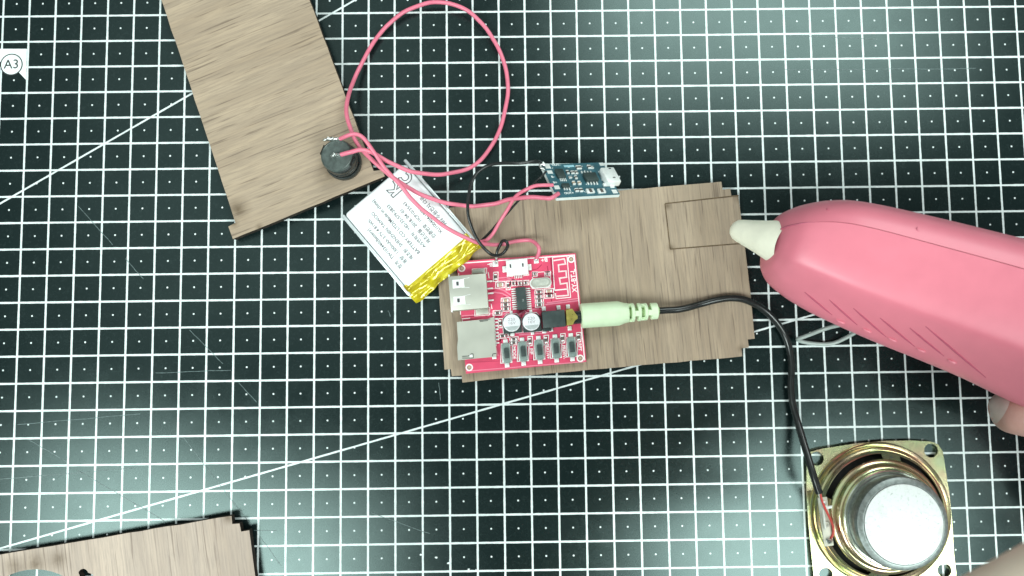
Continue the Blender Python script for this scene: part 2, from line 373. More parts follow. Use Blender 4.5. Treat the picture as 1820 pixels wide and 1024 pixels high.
# ------------------------------------------------------------------ laser-cut wooden boards
def board(name, label, pl, px_outline, thick, m, holes=(), ragged=.012):
    pts = [pl.at(*p) for p in px_outline]
    cen = sum(pts, Vector()) / len(pts)
    M = frame(cen, Vector((1, 0, 0)), pl.n); Mi = M.inverted()
    to2 = lambda P: (lambda q: (q.x, q.y))(Mi @ P)
    t = thing(name, label, 'wooden board', (cen.x, cen.y, cen.z - thick), 'laser-cut wooden boards')
    def dense(l):
        out = []
        for i, a in enumerate(l):
            b = l[(i + 1) % len(l)]; a, b = Vector(a), Vector(b); n = max(1, int((b - a).length / .45)); d = (b - a).normalized() if (b - a).length else Vector((0, 0))
            for k in range(n):
                p = a + (b - a) * k / n
                if k: p += Vector((-d.y, d.x)) * random.uniform(-ragged, ragged)
                out.append((p.x, p.y))
        return out
    hl = [[to2(pl.at(*q)) for q in h] for h in holes]
    gb = Geo().prism(M, dense([to2(p) for p in pts]), -thick, 0, hl, 0, 1)
    obj('panel', gb, [m, M_CHAR], t, smooth=30)
    return t, M, to2
flat3 = Plane((400, 400, .3), (900, 400, .3), (400, 900, .3))
tb, Mb, to2 = board('wooden_board', 'walnut-brown board with stepped corners lying under the red circuit board', flat3, [
    (786, 371), (813, 367.5), (950, 354), (1100, 339), (1282, 323), (1284.5, 337), (1298, 335.5), (1300, 348.5), (1312.6, 347.3), (1181.6, 361.8), (1191, 443.3), (1323.4, 432.8),
    (1334.6, 525.6), (1341.5, 602), (1329, 603.6), (1331, 617.6), (1318, 619.5), (1319.5, 633.4), (1000, 662), (821.8, 680.2), (820.5, 667.7), (803, 668.7), (801.4, 656.4), (790, 657), (780.4, 520), (770, 384), (787, 383)],
    .3, W_MID)
g = Geo().prism(Mb, [to2(flat3.at(*p)) for p in ((1312.6, 348.4), (1182.9, 362.8), (1192, 442.2), (1323.1, 431.7))], -.28, -.012, (), 0, 1)
obj('inlay_panel', g, [W_MID, M_SCORE], tb)
# scorched seams along the inlay
for a, b in (((1181.9, 362.2), (1191.2, 443)), ((1182, 362), (1313, 347.6)), ((1191, 443), (1323.5, 432.5))):
    g = Geo().strip(Mb, [to2(flat3.at(*a)), to2(flat3.at(*b))], .045, .002); obj('scorched_seam', g, M_SCORE, tb, smooth=0)
plT = Plane((414, 425, .40), (684, 313, .85), (290, 0, .35))
board('wooden_board', 'brown board with slanting grain holding the black push button', plT, [
    (277, -30), (353.8, 200), (418.3, 396), (405.8, 402.8), (413.9, 425), (549, 369), (683.9, 313.5), (679.5, 302), (664, 304), (637.7, 233.6), (550, 0), (527, -62)], .3, W_TOP)
plL = Plane((0, 985, .31), (411, 917, .39), (454, 1100, .37))
ell = [(62.9 + 110 * math.cos(a), 1122 + 110 * math.sin(a)) for a in (2 * math.pi * k / 48 for k in range(48))]
slot = [(150 + 9 * math.cos(a) - (2 if math.sin(a) < 0 else -6), 1026 + (11 if math.sin(a) > 0 else -5) + 10 * math.sin(a)) for a in (2 * math.pi * k / 20 for k in range(20))]
board('wooden_board', 'palest wooden board, with a round cutout, a short slot and burnt black edges', plL, [
    (-200, 1019), (0, 986), (205, 951.5), (411.4, 917), (412.8, 931.5), (425.7, 930.5), (428.6, 945), (443, 942.5), (456, 1040), (476, 1190), (-180, 1290)], .3, W_LOW, [ell, slot])

# ------------------------------------------------------------------ push button mounted in the slanted board
cb = plT.at(612, 290); MB = frame(cb, Vector((1, 0, 0)), (V(594.6, 272.2, 2.15) - cb))
tbn = thing('push_button', 'black round push button with two soldered pink wires, standing on the slanted board', 'push button', cb)
g = Geo().lathe(MB, [(.50, -.62), (.62, -.60), (.62, -.31), (.60, -.28), (.0, -.28)], 40); obj('bezel', g, M_BLK, tbn)
g = Geo().lathe(MB, [(.0, .0), (.66, .0), (.665, .05), (.665, .22), (.64, .27), (.62, .275), (.62, .27)], 48); obj('collar_nut', g, M_BLK, tbn)
g = Geo().lathe(MB, [(.60, .25), (.60, .50), (.575, .52), (.575, .60), (.60, .62), (.60, .98), (.58, 1.02)], 48); obj('barrel', g, M_BLK, tbn)
g = Geo().lathe(MB, [(.58, 1.00), (.585, 1.04), (.555, 1.10), (.52, 1.12), (.50, 1.105), (.0, 1.105)], 48); obj('back_cap', g, plain('grey_black_plastic', (.065, .082, .076), .34, var=.3, bump=.25, bscale=12), tbn)
for a in (-.35, 2.75):
    Mr = MB @ Matrix.Rotation(a, 4, 'Z'); obj('side_slot', Geo().box(Mr, .565, 0, 1.02, .045, .36, .17, .01), M_CONE, tbn)
tm1 = MB @ Vector((.02, .50, 1.22)); tm2 = MB @ Vector((.06, -.06, 1.22))
g = Geo().box(MB, -.12, .54, 1.18, .62, .05, .18, .015); obj('terminal', g, M_TIN, tbn)
g = Geo().box(MB, .02, -.02, 1.17, .34, .07, .14, .015); obj('terminal', g, M_TIN, tbn)

# ------------------------------------------------------------------ battery
plB = Plane((614, 384.6, .78), (711.7, 291, .86), (726, 498, .96))
pTL, pTR, pBR, pBL = (plB.at(*p) for p in ((613, 384.6), (711.7, 290), (840, 423), (724, 511)))
cB = (pTL + pTR + pBR + pBL) / 4; ex = ((pTR - pTL) + (pBR - pBL)); MBt = frame(cB, ex, plB.n); Mi = MBt.inverted()
wB = ((pTR - pTL).length + (pBR - pBL).length) / 2; yT = ((Mi @ pTL).y + (Mi @ pTR).y) / 2; yB = ((Mi @ pBL).y + (Mi @ pBR).y) / 2
tbat = thing('battery', 'white pouch battery with yellow taped end and printed lettering, beside the red circuit board', 'battery', cB - plB.n * .75)
g = Geo().box(MBt, 0, (yT + yB) / 2, -.37, wB, yT - yB, .74, .13, seg=4); obj('pouch', g, M_POUCH, tbat, smooth=60)
for s, ext in ((-1, .12), (1, .20)):
    g = Geo().box(MBt, s * (wB / 2 + .085), (yT + yB) / 2 + ext / 2 - .12, -.25, .13, yT - yB + ext + .1, .36, .05)
    g.box(MBt, s * (wB / 2 + .02), (yT + yB) / 2 - .1, -.42, .06, yT - yB - .2, .08, .01)
    obj('side_fold', g, M_FOLD, tbat)
# crumpled yellow tape round the terminal end
from mathutils import noise as mn
NX, prof = 44, []
y0 = yB + .02
path = [(y0 + .20, .012), (y0 + .06, .016), (y0 - .02, -.02), (y0 - .08, -.10), (y0 - .20, -.17), (y0 - .34, -.22), (y0 - .47, -.30), (y0 - .53, -.40), (y0 - .44, -.52), (y0 - .2, -.62), (y0 - .02, -.72)]
path2 = []
for i in range(len(path) - 1):
    for k in range(3): path2.append(tuple(path[i][j] + (path[i + 1][j] - path[i][j]) * k / 3 for j in (0, 1)))
path2.append(path[-1]); vs = []; fs = []
for i, (yy, zz) in enumerate(path2):
    amp = .0 if i < 4 else .075 * min(1, (i - 3) / 4)
    for k in range(NX + 1):
        u = k / NX; x = (u - .5) * (wB + .24)
        e = 1 - .30 * max(0, abs(u - .5) * 2 - .82) / .18
        nz = mn.noise(Vector((x * 1.5, i * .30, 1.7))) + .5 * abs(mn.noise(Vector((x * 3.4 + i * .25, i * .45, 5.1))))
        n2 = mn.noise(Vector((x * 3.1, i * .5, 9.3))); nz += .28 * abs(mn.noise(Vector((x * 5.0 - i * .6, i * .7 + x, 2.2)))) - .2
        edge = max(0, abs(u - .5) * 2 - .9) * 2.2
        vs.append(MBt @ Vector((x, y0 + .20 + (yy - y0 - .20) * (1 + .12 * mn.noise(Vector((x * 1.3, 3.3, 0))) * (i > 5)) + n2 * amp * .6, zz * e + nz * amp - edge * .5 - (.02 if i < 4 else 0))))
fs = [(i * (NX + 1) + k, (i + 1) * (NX + 1) + k, (i + 1) * (NX + 1) + k + 1, i * (NX + 1) + k + 1) for i in range(len(path2) - 1) for k in range(NX)]
obj('tape', Geo().add(vs, fs), M_TAPE, tbat, smooth=45)
# printed lettering, upside down as the cell lies
dirv = (plB.at(675.6, 370) - plB.at(746.8, 450.8)); la = math.atan2((Mi.to_3x3() @ dirv).y, (Mi.to_3x3() @ dirv).x)
LN = [('정격 : TW103440(Battery)', (714, 476), .175), ('용량 : 1300mAh 3.7V 4.81Wh', (722.5, 467), .175), ('제조원 : SHENZHEN TAIWOO', (734, 460), .175),
      ('BATTERY CO LTD(Made in china)', (745.5, 450.5), .185), ('A/S연락처 : +82-32-579-3833', (755.5, 439.5), .175), ('제조년월 : 2018. 04. 01', (764.5, 431), .175),
      ('인증번호 : 1ICP10/35/43', (773.5, 422), .175), ('XU100404-18001', (785, 414), .175), ('HN 수원전지 다음', (792.5, 399), .185)]
for body, p, sz in LN:
    q = Mi @ plB.at(*p)
    obj('printed_lettering', lettering(body, MBt, q.x, q.y, sz, la, .004, 1.0, align='LEFT', bold=.0025), M_INKG, tbat, smooth=0)
# outlined certification emblem: a slanted K and C
def glyph(px, py, *pts):
    q = Mi @ plB.at(px, py); Mk = MBt @ Matrix.Translation((q.x, q.y, .008)) @ Matrix.Rotation(la, 4, 'Z') @ Matrix.Scale(.72, 4)
    obj('emblem', Geo().strip(Mk, pts, .042, 0, True), M_INK, tbat, smooth=0)
glyph(701, 336, (-.30, -.34), (-.12, -.34), (-.10, -.06), (.06, -.30), (.34, -.34), (.36, -.20), (.14, -.16), (-.02, .04), (.22, .34), (.02, .34), (-.12, .12), (-.12, .34), (-.30, .34))
glyph(720, 315, *([(.34 * math.cos(a), .34 * math.sin(a)) for a in [math.radians(55 + 250 * k / 14) for k in range(15)]] + [(.18 * math.cos(a), .18 * math.sin(a)) for a in [math.radians(305 - 250 * k / 14) for k in range(15)]]))

# ------------------------------------------------------------------ red audio circuit board
Z0, Z1 = .40, .56
def C1(cx, cy): return (780 + cx / 3.939, 440 + cy / 3.939)
plP = Plane((800, 400, Z1), (1000, 400, Z1), (800, 600, Z1))
cor = [plP.at(*C1(*p)) for p in ((124, 98), (957, 40), (1033, 800), (190, 884))]
cP = sum(cor, Vector()) / 4
exP = ((cor[1] - cor[0]) + (cor[2] - cor[3])).normalized(); MP = frame(cP, exP, Vector((0, 0, 1))); MPi = MP.inverted()
K = 1 / (3.939 * 49.0)                                   # one detail unit in centimetres
def L(cx, cy, z=0.0):
    q = MPi @ V(*C1(cx, cy), Z1 + z); return (q.x, q.y)
tp = thing('audio_circuit_board', 'red audio circuit board crowded with sockets and switches, on the walnut board', 'circuit board', (cP.x, cP.y, Z0))
def disc(x, y, r, n=24): return [(x + r * math.cos(2 * math.pi * k / n), y + r * math.sin(2 * math.pi * k / n)) for k in range(n)]
HO = [L(*p) for p in ((160, 146), (926, 82), (213, 840), (990, 776))]
g = Geo().prism(MP, [(MPi @ c)[:2] for c in cor], -.16, 0, [disc(x, y, .078) for x, y in HO], 0, 1)
obj('board', g, [M_PCB, plain('laminate_edge', (.55, .28, .25), .6)], tp)
for x, y in HO:
    obj('mounting_hole', Geo().prism(MP, disc(x, y, .135), .002, .006, [disc(x, y, .083)]), M_SILK, tp)
    obj('standoff', Geo().lathe(MP @ Matrix.Translation((x, y, 0)), [(.07, -.17), (.07, -.04), (.0, -.03)], 16), M_CERB, tp)
def line(name, pts, wd, m=None, closed=False, z=.003): return obj(name, Geo().strip(MP, [L(*p) for p in pts], wd * K, z, closed), m or M_SILK, tp, smooth=0)
line('silkscreen_outline', [(140, 112), (948, 53), (1021, 790)], 8); line('silkscreen_outline', [(138, 180), (152, 470)], 6); line('silkscreen_outline', [(165, 500), (172, 780)], 5)
# traces
for pts, wd in (([(345, 320), (395, 314), (445, 322), (500, 352)], 9), ([(345, 290), (400, 285), (455, 300), (505, 335)], 9), ([(400, 215), (470, 210), (500, 220), (560, 235)], 8), ([(410, 232), (520, 226), (570, 245)], 7),
                ([(745, 400), (975, 372)], 10), ([(755, 388), (980, 356)], 8), ([(540, 600), (760, 585), (775, 575)], 8), ([(560, 612), (770, 596)], 8), ([(660, 270), (785, 258)], 8), ([(620, 440), (700, 428)], 8), ([(450, 470), (500, 440)], 9), ([(560, 470), (600, 445), (640, 470)], 9),
                ([(390, 640), (400, 700), (415, 760)], 8), ([(160, 480), (380, 462)], 8), ([(190, 866), (820, 815), (1018, 800)], 6)):
    line('trace', pts, wd, M_PCBT, z=.002)
for pts, wd in (([(340, 240), (400, 222)], 14), ([(345, 310), (390, 300)], 10), ([(160, 488), (300, 476)], 8), ([(785, 70), (812, 350)], 16), ([(750, 395), (985, 366)], 5), ([(760, 130), (790, 380)], 6), ([(430, 640), (440, 700)], 10), ([(575, 600), (760, 590)], 4), ([(560, 450), (640, 440)], 16), ([(400, 480), (440, 480)], 26), ([(460, 455), (500, 480)], 12)):
    line('trace_gap', pts, wd, M_PCBD, z=.0012)
for pts, wd in (([(470, 250), (440, 245), (410, 250)], 6), ([(505, 345), (470, 340), (450, 350)], 6), ([(655, 300), (690, 296)], 5), ([(655, 420), (720, 425), (735, 440)], 7), ([(240, 470), (300, 466), (340, 480)], 10), ([(580, 470), (575, 500)], 12), ([(715, 440), (720, 560)], 6),
                ([(530, 690), (545, 800)], 5), ([(650, 680), (655, 790)], 5), ([(765, 670), (770, 780)], 5), ([(880, 660), (885, 770)], 5), ([(990, 390), (1000, 420)], 12), ([(640, 160), (690, 150), (720, 120)], 5), ([(420, 660), (440, 640), (520, 690)], 7), ([(200, 805), (820, 775)], 3)):
    line('trace_gap', pts, wd, M_PCBD, z=.0012)
# antenna
line('antenna_frame', [(795, 69), (897, 60), (922, 349), (821, 358), (816, 320)], 6, z=.004); line('antenna_frame', [(795, 69), (810, 300)], 6, z=.004)
line('antenna', [(802, 92), (878, 80), (887, 115), (837, 122), (841, 169), (890, 164), (894, 208), (844, 215), (851, 256), (897, 249), (906, 335), (821, 342)], 10, plain('bare_trace', (.86, .66, .66), .4), z=.004)
line('antenna_tap', [(809, 300), (899, 291)], 9, z=.004)
def pbox(name, cx, cy, wd, h, z1, m, z0=0.0, bev=.012, parent=None, rz=0.0, mi=0):
    x, y = L(cx, cy, z1); Mr = MP @ Matrix.Translation((x, y, 0)) @ Matrix.Rotation(rz, 4, 'Z')
    return obj(name, Geo().box(Mr, 0, 0, (z0 + z1) / 2, wd * K, h * K, z1 - z0, bev), m, parent or tp)
def outl(cx, cy, wd, h, t=5): line('silkscreen_outline', [(cx - wd / 2 - .035 * -h, cy - h / 2 + .03 * wd), (cx + wd / 2 + .035 * -h * -1, cy - h / 2 - .035 * wd), (cx + wd / 2, cy + h / 2 - .035 * wd), (cx - wd / 2, cy + h / 2 + .035 * wd)], t, None, True, z=.005)
# USB socket
x0, y0_ = L(207, 312, .62)
usb = pbox('usb_socket', 207, 312, 262, 242, .62, M_SILV, .02, .035)
for dy in (-59, 59):
    cx, cy = 140 + dy * .06, 312 + dy
    f = pbox('spring_opening', cx, cy, 80, 58, .626, M_BRIGHT, .60, .004, usb)
    pbox('spring_slot', cx - 6, cy, 17, 28, .632, M_INKG, .61, .0, usb)
    for s in (-1, 1):
        a = L(cx + 4, cy + s * 26, .63); b = L(cx + 78, cy + s * (26 if s > 0 else 44), .63)
        obj('spring_edge', Geo().tube([MP @ Vector((*a, .628)), MP @ Vector((*b, .628))], .011, 6), M_BRIGHT, usb)
obj('socket_lip', Geo().box(MP, L(80, 320, .62)[0], L(80, 320, .62)[1], .31, .05, 1.36, .60, .015), M_BRIGHT, usb)
pbox('shell_tab', 280, 166, 92, 30, .10, M_SILV, 0); pbox('shell_tab', 303, 448, 92, 44, .10, M_SILV, 0); outl(283, 166, 102, 36); outl(303, 450, 104, 52)
for cy, cx in ((237, 352), (287, 356), (321, 360), (370, 362)): pbox('usb_pin', cx, cy, 46, 11, .06, M_BRIGHT, 0)
line('silkscreen_mark', [(345, 172), (352, 215)], 6); line('silkscreen_mark', [(366, 395), (372, 430)], 6)
# memory card slot
sl = [(126, 522), (340, 500), (384, 486), (390, 560), (393, 640), (404, 735), (402, 765), (250, 778), (134, 790), (128, 700), (134, 640), (129, 580)]
def L0(p, z): return L(p[0], p[1], z)
cs = Geo().prism(MP, [L0(p, .19) for p in sl], .0, .19)
slot_o = obj('card_slot', cs, M_SILV, tp)
for pts in ([(163, 762), (206, 760), (226, 745), (240, 745), (240, 776)], [(163, 774), (236, 774)], [(282, 512), (360, 500)], [(288, 518), (345, 511)], [(375, 762), (378, 745), (402, 742)]):
    obj('slot_cut', Geo().strip(MP, [L(*p, .193) for p in pts], 5 * K, .193), M_INK, slot_o, smooth=0)
pbox('slot_latch', 226, 759, 22, 18, .197, M_BRIGHT, .185, 0, slot_o); pbox('slot_foot', 388, 770, 30, 22, .08, M_BRIGHT)
for k in range(8): pbox('slot_pin', 402 + k * 1.2, 500 + k * 24, 26, 11, .05, M_BRIGHT)
line('silkscreen_outline', [(384, 470), (402, 690)], 6); line('silkscreen_outline', [(160, 500), (220, 495)], 6)
# micro USB socket
mu = pbox('micro_usb_socket', 548, 138, 152, 112, .27, M_BRIGHT, .02, .03)
pbox('socket_slot', 501, 130, 11, 27, .275, M_INKG, .26, 0, mu); pbox('socket_slot', 588, 122, 11, 25, .275, M_INKG, .26, 0, mu)
pbox('shell_tab', 462, 152, 34, 44, .06, M_BRIGHT); pbox('shell_tab', 634, 138, 30, 44, .06, M_BRIGHT); pbox('shell_tab', 492, 184, 30, 24, .12, M_BRIGHT); pbox('shell_tab', 604, 176, 30, 24, .12, M_BRIGHT)
for k in range(5): pbox('socket_pin', 532 + k * 12, 205 - k * .8, 6, 26, .05, M_BRIGHT)
line('silkscreen_outline', [(475, 195), (480, 205), (520, 203)], 5); line('silkscreen_outline', [(590, 198), (630, 193), (626, 165)], 5)
# chip with pins
chip = pbox('chip', 578, 357, 70, 160, .20, M_CHIP, .02, .02)
for k in range(10):
    for s in (-1, 1): pbox('chip_pin', 578 + s * 50 - (k - 4.5) * -1.1, 289 + k * 15.4 - s * 2, 34, 8, .07, M_BRIGHT, 0, .006)
obj('chip_mark', lettering('M', MP, *L(588, 370, .205), .11, math.radians(-90), .203), plain('grey_mark', (.35, .38, .37), .5), chip, smooth=0)
# crystal
x, y = L(714, 244, .30); st = [(x + .20 * (1 if k < 10 else -1) + .155 * math.cos(-math.pi / 2 + math.pi * (k / 9 if k < 10 else 1 + (k - 10) / 9)), y + .155 * math.sin(-math.pi / 2 + math.pi * (k / 9 if k < 10 else 1 + (k - 10) / 9))) for k in range(20)]
cr = obj('crystal', Geo().prism(MP, st, .02, .30), M_SILV, tp)
st2 = [((a - x) * 1.14 + x, (b - y) * 1.22 + y) for a, b in st]; obj('crystal_flange', Geo().prism(MP, st2, .01, .06), M_BRIGHT, cr)
st3 = [((a - x) * .84 + x, (b - y) * .74 + y) for a, b in st]; obj('crystal_lid', Geo().prism(MP, st3, .30, .315), plain('worn_plating', (.60, .61, .54), .45, .6), cr)
outl(716, 228, 126, 112)
# capacitors
for cx, cy in ((510, 528), (648, 520)):
    x, y = L(cx + 3, cy + 8, .06); q = .33; ct = .12
    cap = obj('capacitor', Geo().prism(MP, [(x - q, y - q), (x + q, y - q), (x + q, y + q - ct), (x + q - ct, y + q), (x - q + ct, y + q), (x - q, y + q - ct)], 0, .10), M_CHIP, tp)
    x, y = L(cx, cy, .55); Mc = MP @ Matrix.Translation((x, y, 0))
    obj('can', Geo().lathe(Mc, [(.30, .09), (.315, .13), (.315, .17), (.295, .19), (.315, .21), (.315, .54), (.30, .565), (.28, .57), (.0, .57)], 40), M_CAP, cap)
    seg = [(.285 * math.cos(a), .285 * math.sin(a)) for a in [math.radians(205 + 130 * k / 14) for k in range(15)]]
    obj('polarity_mark', Geo().prism(Mc, seg, .5705, .573), plain('grey_mark_band', (.42, .46, .46), .5), cap)
    for k, bd in enumerate(('220', '16V')): obj('printed_lettering', lettering(bd, Mc, .0, .12 - k * .13, .15, 0, .574, 1.2), plain('faded_mark', (.36, .33, .36), .5), cap, smooth=0)
    pbox('capacitor_lead', cx - 4, cy - 72, 20, 26, .05, M_BRIGHT); pbox('capacitor_lead', cx + 8, cy + 80, 24, 22, .05, M_BRIGHT)
    line('silkscreen_outline', [(cx - 66, cy - 20), (cx - 36, cy - 62), (cx + 34, cy - 66), (cx + 64, cy - 30), (cx + 70, cy + 66), (cx - 58, cy + 74)], 5, None, True, z=.004)
# headphone jack
jk = pbox('audio_jack', 806, 500, 158, 116, .50, M_CHIP, .02, .02)
pbox('jack_block', 756, 585 - 10, 60, 24, .20, M_CHIP, 0, .01, jk)
gc = [(890, 436), (934, 428), (952, 456), (972, 480), (972, 498), (952, 512), (938, 540), (896, 546)]
obj('spring_clip', Geo().prism(MP, [L(*p, .50) for p in gc], .06, .50), M_GOLD, jk)
xa, ya = L(980, 488, .3); obj('jack_barrel', Geo().lathe(MP @ Matrix.Translation((xa, ya, .24)) @ Matrix.Rotation(math.pi / 2, 4, 'Y'), [(.0, -.22), (.24, -.22), (.24, .10), (.13, .10)], 28), M_BLK, jk)
for cx, cy in ((735, 428), (838, 420), (904, 414), (738, 586), (786, 574), (916, 566)): pbox('jack_pad', cx, cy, 28, 30, .05, M_BRIGHT)
# tactile switches
for k, (cx, cy) in enumerate(((472, 740), (588, 728), (703, 716), (819, 706), (930, 697))):
    b = pbox('tactile_switch', cx, cy, 64, 128, .12, M_BTNF, .02, .02)
    pbox('switch_body', cx, cy, 48, 136, .15, M_BTN, .03, .02, b); pbox('plunger', cx + 3, cy, 33, 72, .24, M_CHIP, .1, .015, b)
    pbox('switch_foot', cx - 6, cy - 82, 32, 30, .05, M_BRIGHT, 0, .008, b); pbox('switch_foot', cx + 6, cy + 84, 32, 30, .05, M_BRIGHT, 0, .008, b)
    outl(cx, cy, 78, 134, 6.5)
for bd, cx, cy, sz in (('MODE', 527, 737, .17), ('P/P', 645, 727, .18), ('NEXT/V+', 762, 722, .155), ('PREV/V-', 876, 732, .155), ('RPT', 987, 698, .17)):
    obj('printed_lettering', lettering(bd, MP, *L(cx, cy), sz, math.radians(-92), .005, .95, bold=.004), M_SILK, tp, smooth=0)
obj('printed_lettering', lettering('XY-BT-L', MP, *L(945, 232), .235, math.radians(90), .005, 1.0, bold=.006), M_SILK, tp, smooth=0)
obj('printed_lettering', lettering('B+', MP, *L(738, 86), .20, math.pi, .005, 1.1, bold=.006), M_SILK, tp, smooth=0)
obj('printed_lettering', lettering('B-', MP, *L(358, 120), .20, math.pi, .005, 1.1, bold=.006), M_SILK, tp, smooth=0)
pbox('solder_pad', 682, 96, 34, 30, .03, M_BRIGHT); pbox('solder_pad', 396, 116, 40, 38, .03, M_BRIGHT)
# chip resistors and their printed frames
for i, (cx, cy, wd, h) in enumerate(((397, 205, 24, 56), (430, 262, 58, 34), (485, 266, 20, 52), (522, 252, 36, 24), (566, 250, 36, 24), (608, 247, 34, 24), (467, 370, 54, 24), (467, 400, 54, 24), (470, 430, 54, 24),
        (700, 312, 48, 24), (701, 343, 48, 24), (703, 373, 48, 24), (705, 401, 48, 24), (770, 306, 56, 24), (773, 338, 56, 24), (672, 187, 26, 22), (758, 184, 26, 22), (410, 458, 54, 24), (430, 530, 22, 56),
        (446, 620, 50, 22), (494, 612, 28, 24), (525, 642, 50, 22), (525, 667, 50, 22), (637, 655, 24, 58), (750, 648, 24, 58), (866, 636, 24, 58), (978, 628, 24, 58))):
    x, y = L(cx, cy, .06); Mr = MP @ Matrix.Translation((x, y, 0)); W_, H_ = wd * K * .78, h * K * .74
    g = Geo().box(Mr, 0, 0, .035, W_ * (.56 if wd > h else 1), H_ * (.56 if h >= wd else 1), .06, .006)
    for s in (-1, 1): g.box(Mr, s * W_ * .39 if wd > h else 0, 0 if wd > h else s * H_ * .39, .034, W_ * (.24 if wd > h else 1), H_ * (.24 if h >= wd else 1), .066, .006, 1)
    obj('chip_resistor', g, [M_CERB if i in (1, 13, 6) else M_CERA, M_BRIGHT], tp)
    outl(cx, cy, wd + 8, h + 8, 6)

# ------------------------------------------------------------------ blue charging module, tilted on its stiff wires
MC = Matrix.Translation((21.91, -6.855, 1.19)) @ Euler((-.553, .374, .12)).to_matrix().to_4x4(); MCi = MC.inverted()
def LC(cx, cy, z=0.0):
    d = ray(930 + cx / 9.1, 270 + cy / 9.1); n = (MC.to_3x3() @ Vector((0, 0, 1))); o = MC @ Vector((0, 0, z))
    q = MCi @ (CAM_P + d * ((o - CAM_P).dot(n) / d.dot(n))); return q.x, q.y
tc_ = thing('charging_module', 'small blue charging circuit board tilted up at the edge of the walnut board', 'circuit board', (22.6, -6.0, .1))
g = Geo().prism(MC, [(-1.275, -.85), (1.275, -.85), (1.275, .85), (-1.275, .85)], -.13, 0, (), 0, 1); obj('board', g, [M_BLUE, M_PALE], tc_)
def cbox(name, cx, cy, wx, wy, z1, m, z0=0.0, bev=.008, parent=None):
    x, y = LC(cx, cy, z1); return obj(name, Geo().box(MC, x, y, (z0 + z1) / 2, wx, wy, z1 - z0, bev), m, parent or tc_)
mus = cbox('micro_usb_socket', 1420, 362, .56, .76, .27, M_BRIGHT, .01, .04)
cbox('socket_slot', 1400, 268, .10, .05, .275, M_INKG, .26, 0, mus); cbox('socket_slot', 1470, 412, .10, .05, .275, M_INKG, .26, 0, mus)
cbox('shell_tab', 1330, 520, .16, .12, .08, M_BRIGHT); cbox('shell_tab', 1440, 530, .16, .14, .08, M_BRIGHT)
ic = cbox('charger_chip', 1100, 390, .50, .40, .15, M_CHIP, .02, .02)
for k in range(4):
    cbox('chip_pin', 1052 + k * 48, 500, .045, .13, .05, M_BRIGHT, 0, .005); cbox('chip_pin', 950 + k * 48, 322, .045, .10, .05, M_BRIGHT, 0, .005)
cbox('protection_chip', 605, 335, .32, .42, .12, M_CHIP, .02, .02); cbox('small_chip', 690, 530, .29, .17, .12, M_CHIP, .02, .015)
for k in range(4): cbox('chip_pin', 605 + k * 28, 440, .028, .15, .05, M_BRIGHT, 0, .004)
for k in range(3): cbox('chip_pin', 668 + k * 40, 588, .035, .12, .05, M_BRIGHT, 0, .004)
cbox('silkscreen_bar', 545, 375, .03, .26, .006, M_PRINT, .001, 0); cbox('silkscreen_bar', 740, 230, .42, .10, .006, plain('pale_blue_print', (.35, .62, .72), .5), .001, 0)
for cx, cy, wx, wy in ((720, 320, .10, .17), (800, 325, .13, .13), (862, 325, .10, .14), (765, 405, .12, .08), (855, 405, .10, .14), (820, 495, .11, .16), (910, 495, .11, .16), (870, 610, .14, .14), (940, 610, .12, .16), (900, 245, .20, .16), (1070, 235, .13, .16), (1120, 245, .1, .1)):
    x, y = LC(cx, cy, .06); g = Geo().box(MC, x, y, .035, wx, wy * .55, .06, .005)
    for s in (-1, 1): g.box(MC, x, y + s * wy * .38, .035, wx * 1.02, wy * .26, .066, .005, 1)
    obj('chip_resistor', g, [M_CERB if cx in (820, 910) else M_CERA, M_BRIGHT], tc_)
for cx, cy, wx, wy in ((1090, 622, .30, .20), (1270, 622, .30, .20)): 
    r_ = cbox('ballast_resistor', cx, cy, wx, wy, .07, M_BRIGHT, 0, .01); cbox('resistor_face', cx, cy, wx * .4, wy * .9, .075, M_CERA, .02, .005, r_)
for cx, cy, wx, wy in ((395, 235, .20, .20), (432, 325, .20, .16), (545, 572, .20, .18), (530, 682, .2, .16), (1270, 200, .18, .16), (1480, 640, .20, .18), (1440, 560, .16, .12)):
    cbox('solder_pad', cx, cy, wx, wy, .012, M_BRIGHT, .001, 0)
for bd, cx, cy in (('OUT-', 530, 212), ('B-', 478, 405), ('B+', 515, 497), ('OUT+', 740, 668)): obj('printed_lettering', lettering(bd, MC, *LC(cx, cy), .14, 0, .004, 1.0, bold=.006), M_PRINT, tc_, smooth=0)
for _ in range(26):
    u, v = random.uniform(.06, .80), random.uniform(.06, .95); x, y = (u - .5) * 2.4, (v - .5) * 1.6; dx, dy = random.choice(((.07, 0), (0, .06), (.11, .0), (.05, .05)))
    obj('silkscreen_mark', Geo().strip(MC, [(x, y), (x + dx, y + dy)], .025, .0015), random.choice((M_PRINT, M_BRIGHT, plain('blue_trace', (.09, .24, .30), .35))), tc_, smooth=0)
line_ = [(1215, 310), (1280, 470)]; obj('silkscreen_bar', Geo().strip(MC, [LC(*p) for p in line_], .03, .004), M_PRINT, tc_, smooth=0)
obj('solder_blob', Geo().tube(spline([MC @ Vector((*LC(262, 245), .02)), MC @ Vector((*LC(300, 205), .06)), MC @ Vector((*LC(350, 250), .07))], 4), [.02, .05, .07, .08, .08, .07, .06, .05, .03], 8), M_TIN, tc_)
obj('solder_blob', Geo().tube([MC @ Vector((*LC(270, 265), .03)), MC @ Vector((*LC(320, 290), .05)), MC @ Vector((*LC(350, 300), .03))], [.03, .06, .03], 8), M_TIN, tc_)

